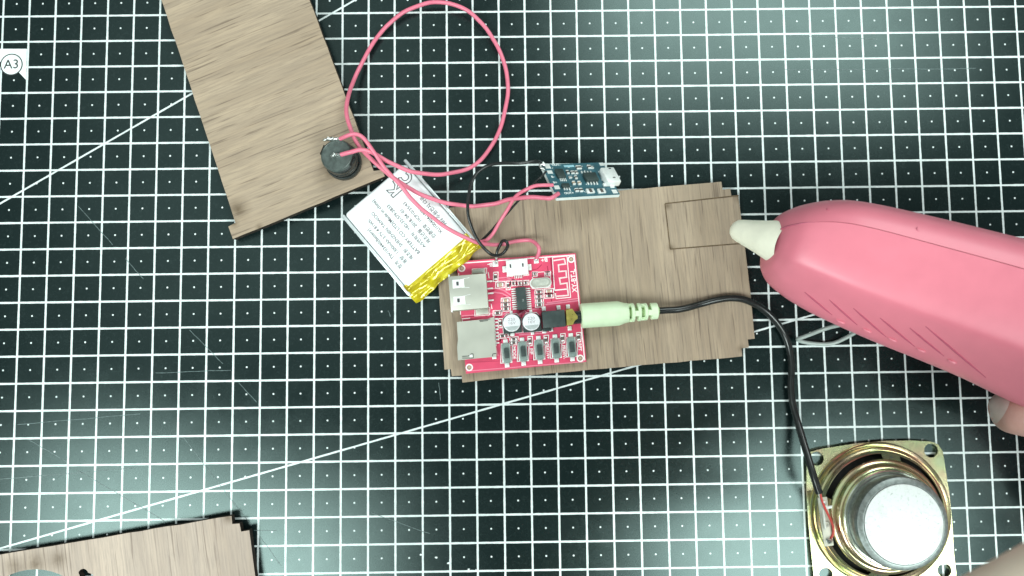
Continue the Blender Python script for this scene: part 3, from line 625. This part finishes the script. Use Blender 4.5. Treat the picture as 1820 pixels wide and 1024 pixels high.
# ------------------------------------------------------------------ wires
def wire(name, label, cat, pts, r, m, ends=(), per=8):
    P = [p if isinstance(p, Vector) else V(*p) for p in pts]; c = min(P, key=lambda p: p.z)
    t = thing(name, label, cat, (c.x, c.y, c.z - (r if not isinstance(r, list) else r[0])), {'pink_wire': 'pink hook-up wires', 'black_wire': 'thin black hook-up wires'}.get(name))
    sp = spline(P, per); n = len(sp); sd = len(WPOS) * .37
    sp = [p + Vector((mn.noise(p * 1.3 + Vector((sd, 0, 0))), mn.noise(p * 1.3 + Vector((0, sd, 0))), 0)) * (.035 if 2 < k < n - 3 else 0) for k, p in enumerate(sp)]
    rr = r if not isinstance(r, list) else [r[0] + (r[1] - r[0]) * k / (n - 1) for k in range(n)]
    obj('insulation', Geo().tube(sp, rr, 12), m, t)
    for e in ends:
        Q = [p if isinstance(p, Vector) else V(*p) for p in e]; s2 = spline(Q, 4)
        obj('bare_end', Geo().tube(s2, [.045 + .022 * math.sin(k * 2.1) for k in range(len(s2))], 7), M_TIN, t)
    return t
mBLs = MC @ Vector((*LC(560, 700), .08)); mBp = MC @ Vector((*LC(470, 560), .07))
q2 = MB @ Vector((.20, -.02, 1.26)); q1 = MB @ Vector((.16, .55, 1.26))
wire('pink_wire', 'pink wire looping widely over the mat from the button centre to the blue module', 'wire',
     [q2, (624, 270.5, 2.15), (641, 267, 2.1), (660, 271.5, 1.95), (690, 287.5, 1.75), (722, 301.5, 1.55), (752, 309, 1.25), (785, 310.5, .9), (820, 303, .55), (850, 287, .35), (875, 256, .25), (893, 215, .2), (902, 170, .2), (899, 128, .22), (886, 87, .25), (864, 50, .28), (835, 22, .3), (803, 7, .3), (768, 4, .28), (735, 13, .25), (703, 31, .22), (674, 62, .2), (648, 103, .25), (629, 143, .5), (618, 172, .95), (615.5, 198, 1.25), (621, 222, 1.4), (630, 248, 1.5), (646, 269, 1.55), (668, 291, 1.6), (690, 310, 1.5), (704, 320, 1.42), (725, 333, 1.28), (757, 349, 1.15), (788, 359, 1.05), (816, 364.5, .95), (845, 366.5, .95), (880, 362, 1.15), (910, 353.5, 1.5), (940, 349.8, 1.9), (965, 351.5, 2.1), (980, 352, 2.2), mBLs],
     .078, M_WIREP, [[MB @ Vector((-.14, -.10, 1.24)), MB @ Vector((-.04, .0, 1.28)), MB @ Vector((.08, -.03, 1.30)), MB @ Vector((.22, -.02, 1.26))]])
wire('pink_wire', 'pink wire from the button rim down across the battery to the red board', 'wire',
     [q1, (622, 239.5, 2.25), (634, 239, 2.25), (646, 245, 2.2), (656, 257, 2.1), (668, 276, 2.0), (682, 297, 1.9), (698, 314, 1.75), (712, 329, 1.62), (731, 353, 1.5), (752, 374, 1.45), (780, 395, 1.45), (806, 412.5, 1.4), (830, 423, 1.3), (850, 431, 1.15), (873, 434.5, .75), (896, 433.5, .55), (915, 429.8, .5), (938, 427.6, .55), (950, 431, .7), (957, 439, .85), (957.5, 449, .8), (954, 459, .66)],
     .072, M_WIREP, [[MB @ Vector((-.42, .50, 1.27)), MB @ Vector((-.25, .56, 1.31)), MB @ Vector((-.05, .55, 1.31)), MB @ Vector((.18, .55, 1.27))], [(954.5, 457, .70), (953, 462, .62), (952.5, 464, .60)]])
wire('pink_wire', 'short pink wire from the yellow taped battery end up to the blue module', 'wire',
     [(846, 429, .72), (858, 428, .8), (867, 424, .85), (876, 414, .9), (886, 398, 1.0), (899, 377, 1.2), (911, 356, 1.5), (921, 345, 1.75), (934, 337.5, 1.95), (950, 331.5, 2.0), (965, 330, 1.98), mBp],
     .066, M_WIREP)
wire('black_wire', 'straight thin black wire from the yellow taped battery end to the blue module', 'wire',
     [(850, 431, .66), (856, 428, .7), (874, 410, .8), (896, 385, 1.0), (912, 367, 1.15), (930, 347, 1.3), (946, 328, 1.42), (958, 316, 1.5), MC @ Vector((*LC(370, 330), .05))],
     [.052, .032], M_WIREB)
wire('black_wire', 'curved black wire with a curled end, from the blue module to the red board', 'wire',
     [MC @ Vector((*LC(300, 200), .06)), (952, 287, 1.6), (930, 289, 1.75), (905, 290, 1.8), (880, 291.5, 1.8), (862, 296, 1.8), (846, 310, 1.8), (836, 332, 1.75), (832, 358, 1.7), (833.5, 385, 1.6), (840, 410, 1.5), (851, 430, 1.45), (864, 445, 1.35), (878, 453.5, 1.2), (890, 453, 1.05), (898, 445, .95), (901.5, 435, .95), (898, 428, .95), (892, 429, .85), (888, 437, .75), (884, 446, .7), (882.5, 458, .62)],
     .058, M_WIREB, [[(882.5, 456, .66), (882, 464, .61), (881, 470, .59)]])
# wire('grey_wire') lies under the glue gun
wire('grey_wire', 'pale grey wire bent into a narrow hairpin under the pink glue gun', 'wire',
     [(1560, 555, 1.6), (1520, 574, 1.3), (1488, 579, 1.1), (1462, 586, .9), (1440, 595, .6), (1424, 601, .38), (1418.5, 603.5, .25), (1424, 606.5, .12), (1440, 609.5, .1), (1462, 611.5, .1), (1484, 608.5, .12), (1505, 600, .2), (1522, 590, .3), (1560, 566, .5)],
     .075, M_WIREG)

# ------------------------------------------------------------------ audio cable with its pale green plug
pA, pZ = V(1033.5, 561.5, .80), V(1172, 552.4, .72); ax = pZ - pA; LP = ax.length
MG = frame(pA, ax.cross(Vector((0, 0, 1))), ax)
ta = thing('audio_cable', 'black audio cable with a pale green plug, running from the red board to the speaker', 'cable', (pA.x, pA.y, .30))
obj('plug_body', Geo().lathe(MG, [(.0, -.03), (.40, -.03), (.445, 0), (.45, .03), (.45, 1.30), (.445, 1.36), (.37, 1.58), (.36, 1.68), (.345, 1.70), (.13, 1.70)], 40), M_GREEN, ta)
obj('plug_tip', Geo().lathe(MG, [(.0, -.35), (.17, -.35), (.17, -.02)], 20), M_BRIGHT, ta)
rl = [(1.80, .12, .35), (2.04, .12, .335), (2.28, .12, .32), (2.52, .26, .305)]
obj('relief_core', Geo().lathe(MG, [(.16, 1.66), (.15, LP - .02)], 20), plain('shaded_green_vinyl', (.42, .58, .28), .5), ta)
for k, (zc, ln, r) in enumerate(rl):
    obj('relief_ring', Geo().lathe(MG, [(.13, zc), (r - .02, zc), (r, zc + .02), (r - .005, zc + ln - .02), (r - .03, zc + ln), (.13, zc + ln)], 36), M_GREEN, ta)
    z0 = rl[k - 1][0] + rl[k - 1][1] if k else 1.70; a = .2 if k % 2 == 0 else math.pi / 2 + .2
    for sd in (0, math.pi):
        obj('relief_web', Geo().box(MG @ Matrix.Rotation(a + sd, 4, 'Z'), r - .085, 0, (z0 + zc) / 2, .13, .20, zc - z0 + .02, .01), M_GREEN, ta)
cab = [pZ - ax.normalized() * .1, (1185, 551.5, .72), (1203, 550.5, .70), (1222, 547, .62), (1245, 540.5, .50), (1272, 533.5, .45), (1297, 530, .45), (1320, 532, .45), (1342, 541, .46), (1362, 554, .42), (1380, 573, .30), (1394, 595, .20), (1403, 620, .16), (1407, 650, .16), (1405.5, 680, .16), (1407, 706, .18), (1414, 738, .24), (1424, 772, .45), (1436, 812, .75), (1446, 846, .95), (1456.5, 877, .98)]
P = [p if isinstance(p, Vector) else V(*p) for p in cab]
obj('sheath', Geo().tube(spline(P, 8), .128, 14), M_WIREB, ta)
obj('inner_wire', Geo().tube(spline([V(1454, 872, .98), V(1459, 888, .9), V(1463, 905, .80), V(1465, 925, .74), V(1466.5, 940, .70)], 6), .045, 8), plain('clear_insulation', (.62, .62, .56), .3), ta)
obj('inner_wire', Geo().tube(spline([V(1457, 874, .99), V(1462, 893, .95), V(1470, 911, .88), V(1477, 926, .80), V(1481, 939, .74), V(1480, 951, .70), V(1475, 958, .66)], 6), .042, 8), plain('red_insulation', (.52, .06, .05), .4), ta)

# ------------------------------------------------------------------ loudspeaker lying face down
cS = V(1564, 913, .15); tS = thing('loudspeaker', 'small square-framed loudspeaker lying face down with a bright round magnet', 'loudspeaker', (cS.x, cS.y, 0))
plS = Plane((1500, 900, .16), (1600, 900, .16), (1500, 1000, .16))
ptsS = [plS.at(*p) for p in ((1434, 822), (1441, 803), (1460, 798), (1520, 788.5), (1570, 784), (1620, 783), (1655, 785), (1668, 790), (1676, 803), (1688, 880), (1693, 930), (1696, 985), (1700, 1020), (1697, 1040), (1684, 1048), (1630, 1056), (1580, 1060), (1530, 1061), (1480, 1058), (1456, 1053), (1448, 1040), (1444, 1000), (1437, 930), (1434, 870))]
MS = frame(Vector((cS.x, cS.y, 0)), Vector((1, 0, 0)), Vector((0, 0, 1))); MSi = MS.inverted(); T2 = lambda p: tuple((MSi @ p)[:2])
hl = [disc(*T2(plS.at(*p)), .255, 24) for p in ((1452, 815.5), (1655, 801), (1468, 1022), (1679, 1014))]
R0 = 2.50
big = disc(0, 0, 2.28, 64)
obj('frame_plate', Geo().prism(MS, [T2(p) for p in ptsS], .02, .15, hl + [big]), M_ZINC, tS)
obj('gasket', Geo().prism(MS, disc(0, 0, 2.42, 48), .003, .021, [disc(0, 0, 2.1, 48)]), M_CONE, tS)
obj('rim_bead', Geo().lathe(MS, [(2.58, .15), (2.575, .20), (2.53, .24), (2.48, .22), (2.44, .20), (2.41, .24), (2.37, .30), (2.31, .32), (2.26, .30), (2.24, .22)], 96), M_ZINC, tS)
# basket wall with four openings
def basket_prof(a0, a1, name, prof): obj(name, Geo().lathe(MS, prof, max(2, int((a1 - a0) / math.radians(3))), a0, a1), M_ZINC, tS)
ring_o = [(2.31, .30), (2.27, .36), (2.23, .42), (2.20, .44), (2.19, .38)]
ring_i = [(2.00, .56), (2.04, .62), (2.02, .68), (1.95, .73), (1.88, .74), (1.86, .80), (1.84, .90), (1.78, .95), (1.68, .96), (1.64, .94)]
obj('basket_rim', Geo().lathe(MS, ring_o, 96), M_ZINC, tS); obj('basket_shoulder', Geo().lathe(MS, ring_i, 96), M_ZINC, tS)
for deg in (81, 171, 261, 351):
    a = math.radians(deg); hw = math.radians(9)
    basket_prof(a - hw, a + hw, 'basket_strut', [(2.21, .435), (2.12, .53), (2.02, .64)])
    Mr = MS @ Matrix.Rotation(a, 4, 'Z'); obj('rivet_slot', Geo().box(Mr, 2.11, .0, .545, .04, .12, .03, .004), M_INK, tS)
obj('cone', Geo().lathe(MS, [(2.28, .10), (2.0, .24), (1.55, .50), (1.0, .70)], 64), M_CONE, tS)
obj('yoke_flange', Geo().lathe(MS, [(1.70, .94), (1.70, 1.02), (1.66, 1.05), (1.56, 1.05), (1.52, 1.10)], 96), plain('bright_zinc', (.74, .78, .66), .22, .9, var=.1, scale=2), tS)
obj('magnet_cup', Geo().lathe(MS, [(1.60, 1.00), (1.60, 1.04), (1.56, 1.08), (1.535, 1.30), (1.545, 1.34), (1.53, 1.38), (1.59, 1.40), (1.60, 1.44), (1.60, 1.68), (1.57, 1.76), (1.42, 1.835), (1.38, 1.835)], 96), M_YOKED, tS)
obj('magnet_plate', Geo().lathe(MS, [(1.365, 1.83), (1.355, 1.86), (1.33, 1.865), (.0, 1.865)], 96), M_YOKE, tS)
# terminal board
a, b = plS.at(1461, 885), plS.at(1474, 972); tz = .66
ctm = (V(1462, 884, tz) + V(1474, 971, tz)) / 2; MT = frame(Vector((ctm.x, ctm.y, tz)), V(1474, 971, tz) - V(1462, 884, tz), Vector((0, 0, 1)))
tmn = obj('terminal_board', Geo().box(MT, 0, 0, -.04, 1.72, .34, .08, .02), M_TERM, tS)
for xx in (-.62, .08, .66):
    obj('eyelet', Geo().lathe(MT @ Matrix.Translation((xx, 0, 0)), [(.11, .0), (.11, .03), (.085, .045), (.05, .03), (.05, -.02), (.0, -.02)], 20), M_TIN if xx != .08 else M_SILV, tmn)
obj('solder_lug', Geo().box(MT, -.50, .24, .02, .10, .36, .03, .01), M_BRIGHT, tmn); obj('solder_blob', Geo().tube([MT @ Vector((.60, -.05, .0)), MT @ Vector((.68, .02, .1)), MT @ Vector((.74, .06, .02))], [.06, .12, .05], 8), M_TIN, tmn)

# ------------------------------------------------------------------ glue gun
ST = [((1373, 402), (1362, 450), 3.05, .45), ((1381, 387), (1360, 474), 3.10, .95), ((1396, 376), (1366, 490), 3.15, 1.25), ((1425, 365), (1381, 508), 3.25, 1.50), ((1475, 357), (1416, 534), 3.35, 1.68), ((1535, 362.5), (1470, 564), 3.5, 1.78), ((1640, 385.5), (1568, 608), 3.7, 1.88), ((1730, 407.5), (1650, 641), 3.9, 1.95), ((1820, 430), (1738, 678), 4.1, 2.0), ((1920, 456), (1830, 722), 4.3, 2.05), ((2030, 486), (1940, 765), 4.5, 2.0), ((2090, 505), (2010, 775), 4.6, 1.6), ((2120, 540), (2060, 740), 4.6, .8)]
PR = [(.303, 1.0), (.36, 1.0), (.45, .985), (.56, .965), (.66, .93), (.72, .895), (.755, .865), (.78, .82), (.80, .755), (.83, .645), (.87, .47), (.92, .24), (.96, .04), (.985, -.10), (1.0, -.25), (.985, -.45), (.90, -.68), (.7, -.9), (.45, -1.0), (.3, -1.0)]
PL = [(.3, -1.0), (.15, -.85), (.05, -.55), (.0, -.15), (.005, .1), (.03, .40), (.07, .66), (.12, .82), (.18, .92), (.24, .975), (.298, 1.0)]
def loft(prof, round_first=True):
    # denser stations by spline interpolation
    K_ = len(ST); S = []
    A = spline([V(*s[0], s[2]) for s in ST], 5); B = spline([V(*s[1], s[2]) for s in ST], 5); H = spline([Vector((s[3], s[2], 0)) for s in ST], 5)
    vs = []; n = len(prof)
    for i in range(len(A)):
        soft = min(1, max(0, (i - 6) / 16))
        for (u, h) in prof:
            # near the nose the section is a plain oval, further back it has the flank crease
            hh = h
            if h > -.3:
                ov = math.sqrt(max(0, 1 - (2 * u - 1) ** 2)) if h >= 0 else h; hh = ov * (1 - soft) + h * soft if h >= 0 else h
            p = A[i] + (B[i] - A[i]) * u; vs.append(Vector((p.x, p.y, H[i].y + hh * H[i].x)))
    m = len(A)
    fs = [(i * n + k, i * n + k + 1, (i + 1) * n + k + 1, (i + 1) * n + k) for i in range(m - 1) for k in range(n - 1)]
    return vs, fs, n, m
tg = thing('glue_gun', 'pink hot glue gun with a cream nozzle pointing at the wooden board', 'glue gun', V(1640, 520, 1.5))
shells = Geo()
for prof in (PR, PL):
    vs, fs, n, m = loft(prof); g = Geo().add(vs, fs)
    g.add([vs[k] for k in range(n)], [tuple(range(n))]); g.add([vs[(m - 1) * n + k] for k in range(n)], [tuple(reversed(range(n)))])
    # return lip along the seam so that the joint has depth
    for e in (0, n - 1):
        lip = [vs[i * n + e] for i in range(m)]; g.add(lip + [p - Vector((0, 0, .12)) if e == (0 if prof is PR else n - 1) else p for p in lip], [(i, i + 1, m + i + 1, m + i) for i in range(m - 1)])
    obj('shell', g, M_PINK, tg, smooth=32); shells.add(vs, fs)
# dark core seen through the seam
cvs, _, n, m = loft([(.302, .955), (.30, .955)]); seam = [cvs[i * 2] for i in range(m)]
obj('seam_core', Geo().tube(seam[4:-3], .035, 6), plain('seam_pink', (.46, .10, .16), .6), tg)
bv = BVHTree.FromPolygons([v[:] for v in shells.v], shells.f)
def on_gun(px, py):
    h = bv.ray_cast(CAM_P, ray(px, py).normalized()); return (h[0], h[1] if h[1].dot(ray(px, py)) < 0 else -h[1]) if h[0] else (V(px, py, 4), Vector((0, 0, 1)))
for a, b in (((1430, 519), (1479, 560)), ((1474, 533), (1524, 578)), ((1517, 548), (1575, 599)), ((1564, 565), (1626, 616)), ((1617, 583), (1678, 633)), ((1645, 580), (1752, 671))):
    pts = [on_gun(a[0] + (b[0] - a[0]) * k / 8, a[1] + (b[1] - a[1]) * k / 8)[0] for k in range(9)]
    obj('vent_slot_shade', Geo().tube(pts, [.012, .024, .032, .034, .034, .034, .032, .024, .012], 6), M_PINKD, tg)  # tubes on the surface, slot shade painted as deep pink
for px, py in ((1494, 571), (1541, 587), (1586, 603), (1637, 622), (1692, 642)):
    p, nn = on_gun(px, py); Mq = frame(p, Vector((1, -.3, 0)), nn)
    obj('vent_rib', Geo().tube([Mq @ Vector((-.16, 0, 0)), Mq @ Vector((-.08, 0, .02)), Mq @ Vector((.08, 0, .02)), Mq @ Vector((.16, 0, 0))], [.01, .05, .05, .01], 8), M_PINK, tg)
for px, py in ((1477, 371), (1636, 408)):
    p, nn = on_gun(px, py); Mq = frame(p, Vector((1, -.25, 0)), nn)
    arc = [Mq @ Vector((.115 * math.cos(math.radians(d)), .085 * math.sin(math.radians(d)), .004)) for d in range(130, 251, 12)]
    obj('screw_recess_shade', Geo().tube(arc, [.006 + .020 * math.sin(math.pi * k / (len(arc) - 1)) for k in range(len(arc))], 6), plain('shaded_pink_plastic', (.56, .14, .20), .5, var=.05), tg)  # crescent on the surface, dimple shade painted in darker pink
# nozzle
nA, nB = V(1308, 408, 1.9), V(1392, 433, 3.3); dn = (nB - nA); MN = frame(nA, dn.orthogonal(), dn); LN_ = dn.length
obj('nozzle', Geo().lathe(MN, [(.0, -.16), (.14, -.14), (.27, -.06), (.36, .06), (.405, .22), (.45, .45), (.60, LN_ * .60), (.74, LN_ * .88), (.76, LN_ + .2)], 36), M_NOZ, tg)
# grip and trigger below the barrel, mostly beyond the picture
gp = [V(1960, 640, 3.4), V(1990, 740, 2.8), V(2030, 860, 2.3), V(2060, 960, 2.1)]
sp = spline(gp, 5); obj('grip', Geo().tube(sp, [1.35 + .25 * math.sin(k / (len(sp) - 1) * 3.0) for k in range(len(sp))], 20), M_PINK, tg)
obj('trigger', Geo().box(frame(V(1885, 730, 2.8), Vector((1, -.8, 0)), Vector((0, 0, 1))), 0, 0, 0, .5, 1.4, .9, .15), M_PINKD, tg)

# ------------------------------------------------------------------ hands
def hand(chains, palm, radii_palm):
    """One skin: wrist and palm chain first, then each digit hangs from a palm joint (root index, points, radii)."""
    pts = list(palm); rad = list(radii_palm); ed = [(i, i + 1) for i in range(len(palm) - 1)]
    for root, cp, cr_ in chains:
        prev = root
        for p, r in zip(cp, cr_): pts.append(p); rad.append(r); ed.append((prev, len(pts) - 1)); prev = len(pts) - 1
    return skin_mesh(pts, ed, rad, 3)
# the hand round the grip: the index fingertip shows under the barrel
palm = [V(2230, 880, 3.4), V(2420, 960, 4.0), V(2680, 1060, 5.0)]
g = hand([(0, [V(2140, 815, 3.0), V(2010, 775, 2.9), V(1890, 745, 3.0), V(1832, 734, 2.95), V(1790, 731, 2.9), V(1763, 741, 2.85)], [1.05, .98, .92, .90, .84, .50]),
          (0, [V(2120, 905, 2.6), V(2000, 900, 2.0), V(1935, 915, 1.6), V(1960, 960, 1.2)], [.98, .88, .80, .55]),
          (0, [V(2135, 985, 2.4), V(2020, 990, 1.8), V(1965, 1005, 1.4), V(1995, 1045, 1.0)], [.95, .85, .78, .52]),
          (0, [V(2160, 1060, 2.3), V(2070, 1075, 1.7), V(2020, 1090, 1.3), V(2050, 1120, 1.0)], [.85, .72, .65, .45]),
          (0, [V(2200, 770, 5.0), V(2090, 690, 6.6), V(2010, 650, 7.0)], [1.1, .95, .65])], palm, [1.9, 1.9, 2.3])
h1 = obj('hand', g, M_SKIN_SHADED, None, smooth=180)
tag(h1, 'hand gripping the pink glue gun, one fingertip showing below the barrel', 'hand')
bvh = BVHTree.FromPolygons([v[:] for v in g.v], g.f)
nv = []; hit = []; NU, NVv = 13, 13
for i in range(NU):
    for k in range(NVv):
        a, b = 2 * i / (NU - 1) - 1, 2 * k / (NVv - 1) - 1
        px = 1772 + a * 17 * math.sqrt(max(.12, 1 - .55 * b * b)) - b * 12; py = 722 + b * 24 + a * 7
        h = bvh.ray_cast(CAM_P, ray(px, py).normalized()); hit.append(h[0] is not None)
        p = h[0] if h[0] else V(px, py, 2.9)
        nv.append(p - ray(px, py).normalized() * .05)
nf = [(i * NVv + k, i * NVv + k + 1, (i + 1) * NVv + k + 1, (i + 1) * NVv + k) for i in range(NU - 1) for k in range(NVv - 1)]
obj('fingernail', Geo().add(nv, [f for f in nf if all(hit[v] for v in f)]), M_NAIL, h1, smooth=180)
# second hand, close to the lens
palm = [V(1560, 1360, 12.8), V(1450, 1500, 12.4), V(1300, 1720, 12.2), V(1060, 2080, 12.0), V(620, 2760, 11.5)]
g = hand([(0, [V(1664, 1158, 13.6), V(1824, 1062, 14.0), V(1984, 966, 13.8), V(2074, 915, 13.2)], [.95, .84, .80, .55]), (0, [V(1740, 1260, 13.4), V(1890, 1160, 14.2), V(2060, 1060, 14.0), V(2160, 1005, 13.0)], [1.0, .92, .85, .6]),
          (0, [V(1790, 1420, 13.0), V(1960, 1330, 13.4), V(2130, 1240, 13.0), V(2220, 1190, 12.2)], [1.1, 1.05, .95, .6]), (0, [V(1780, 1520, 12.4), V(1930, 1460, 12.6), V(2060, 1400, 12.2), V(2130, 1370, 11.6)], [.95, .9, .8, .5]),
          (0, [V(1490, 1290, 11.6), V(1560, 1230, 10.8), V(1600, 1170, 10.4)], [1.0, .8, .55])], palm, [2.0, 2.0, 1.9, 2.3, 2.9])
h2 = obj('hand', g, M_SKIN_LIT, None, smooth=180)
tag(h2, 'out of focus brightly lit hand close above the loudspeaker corner', 'hand')
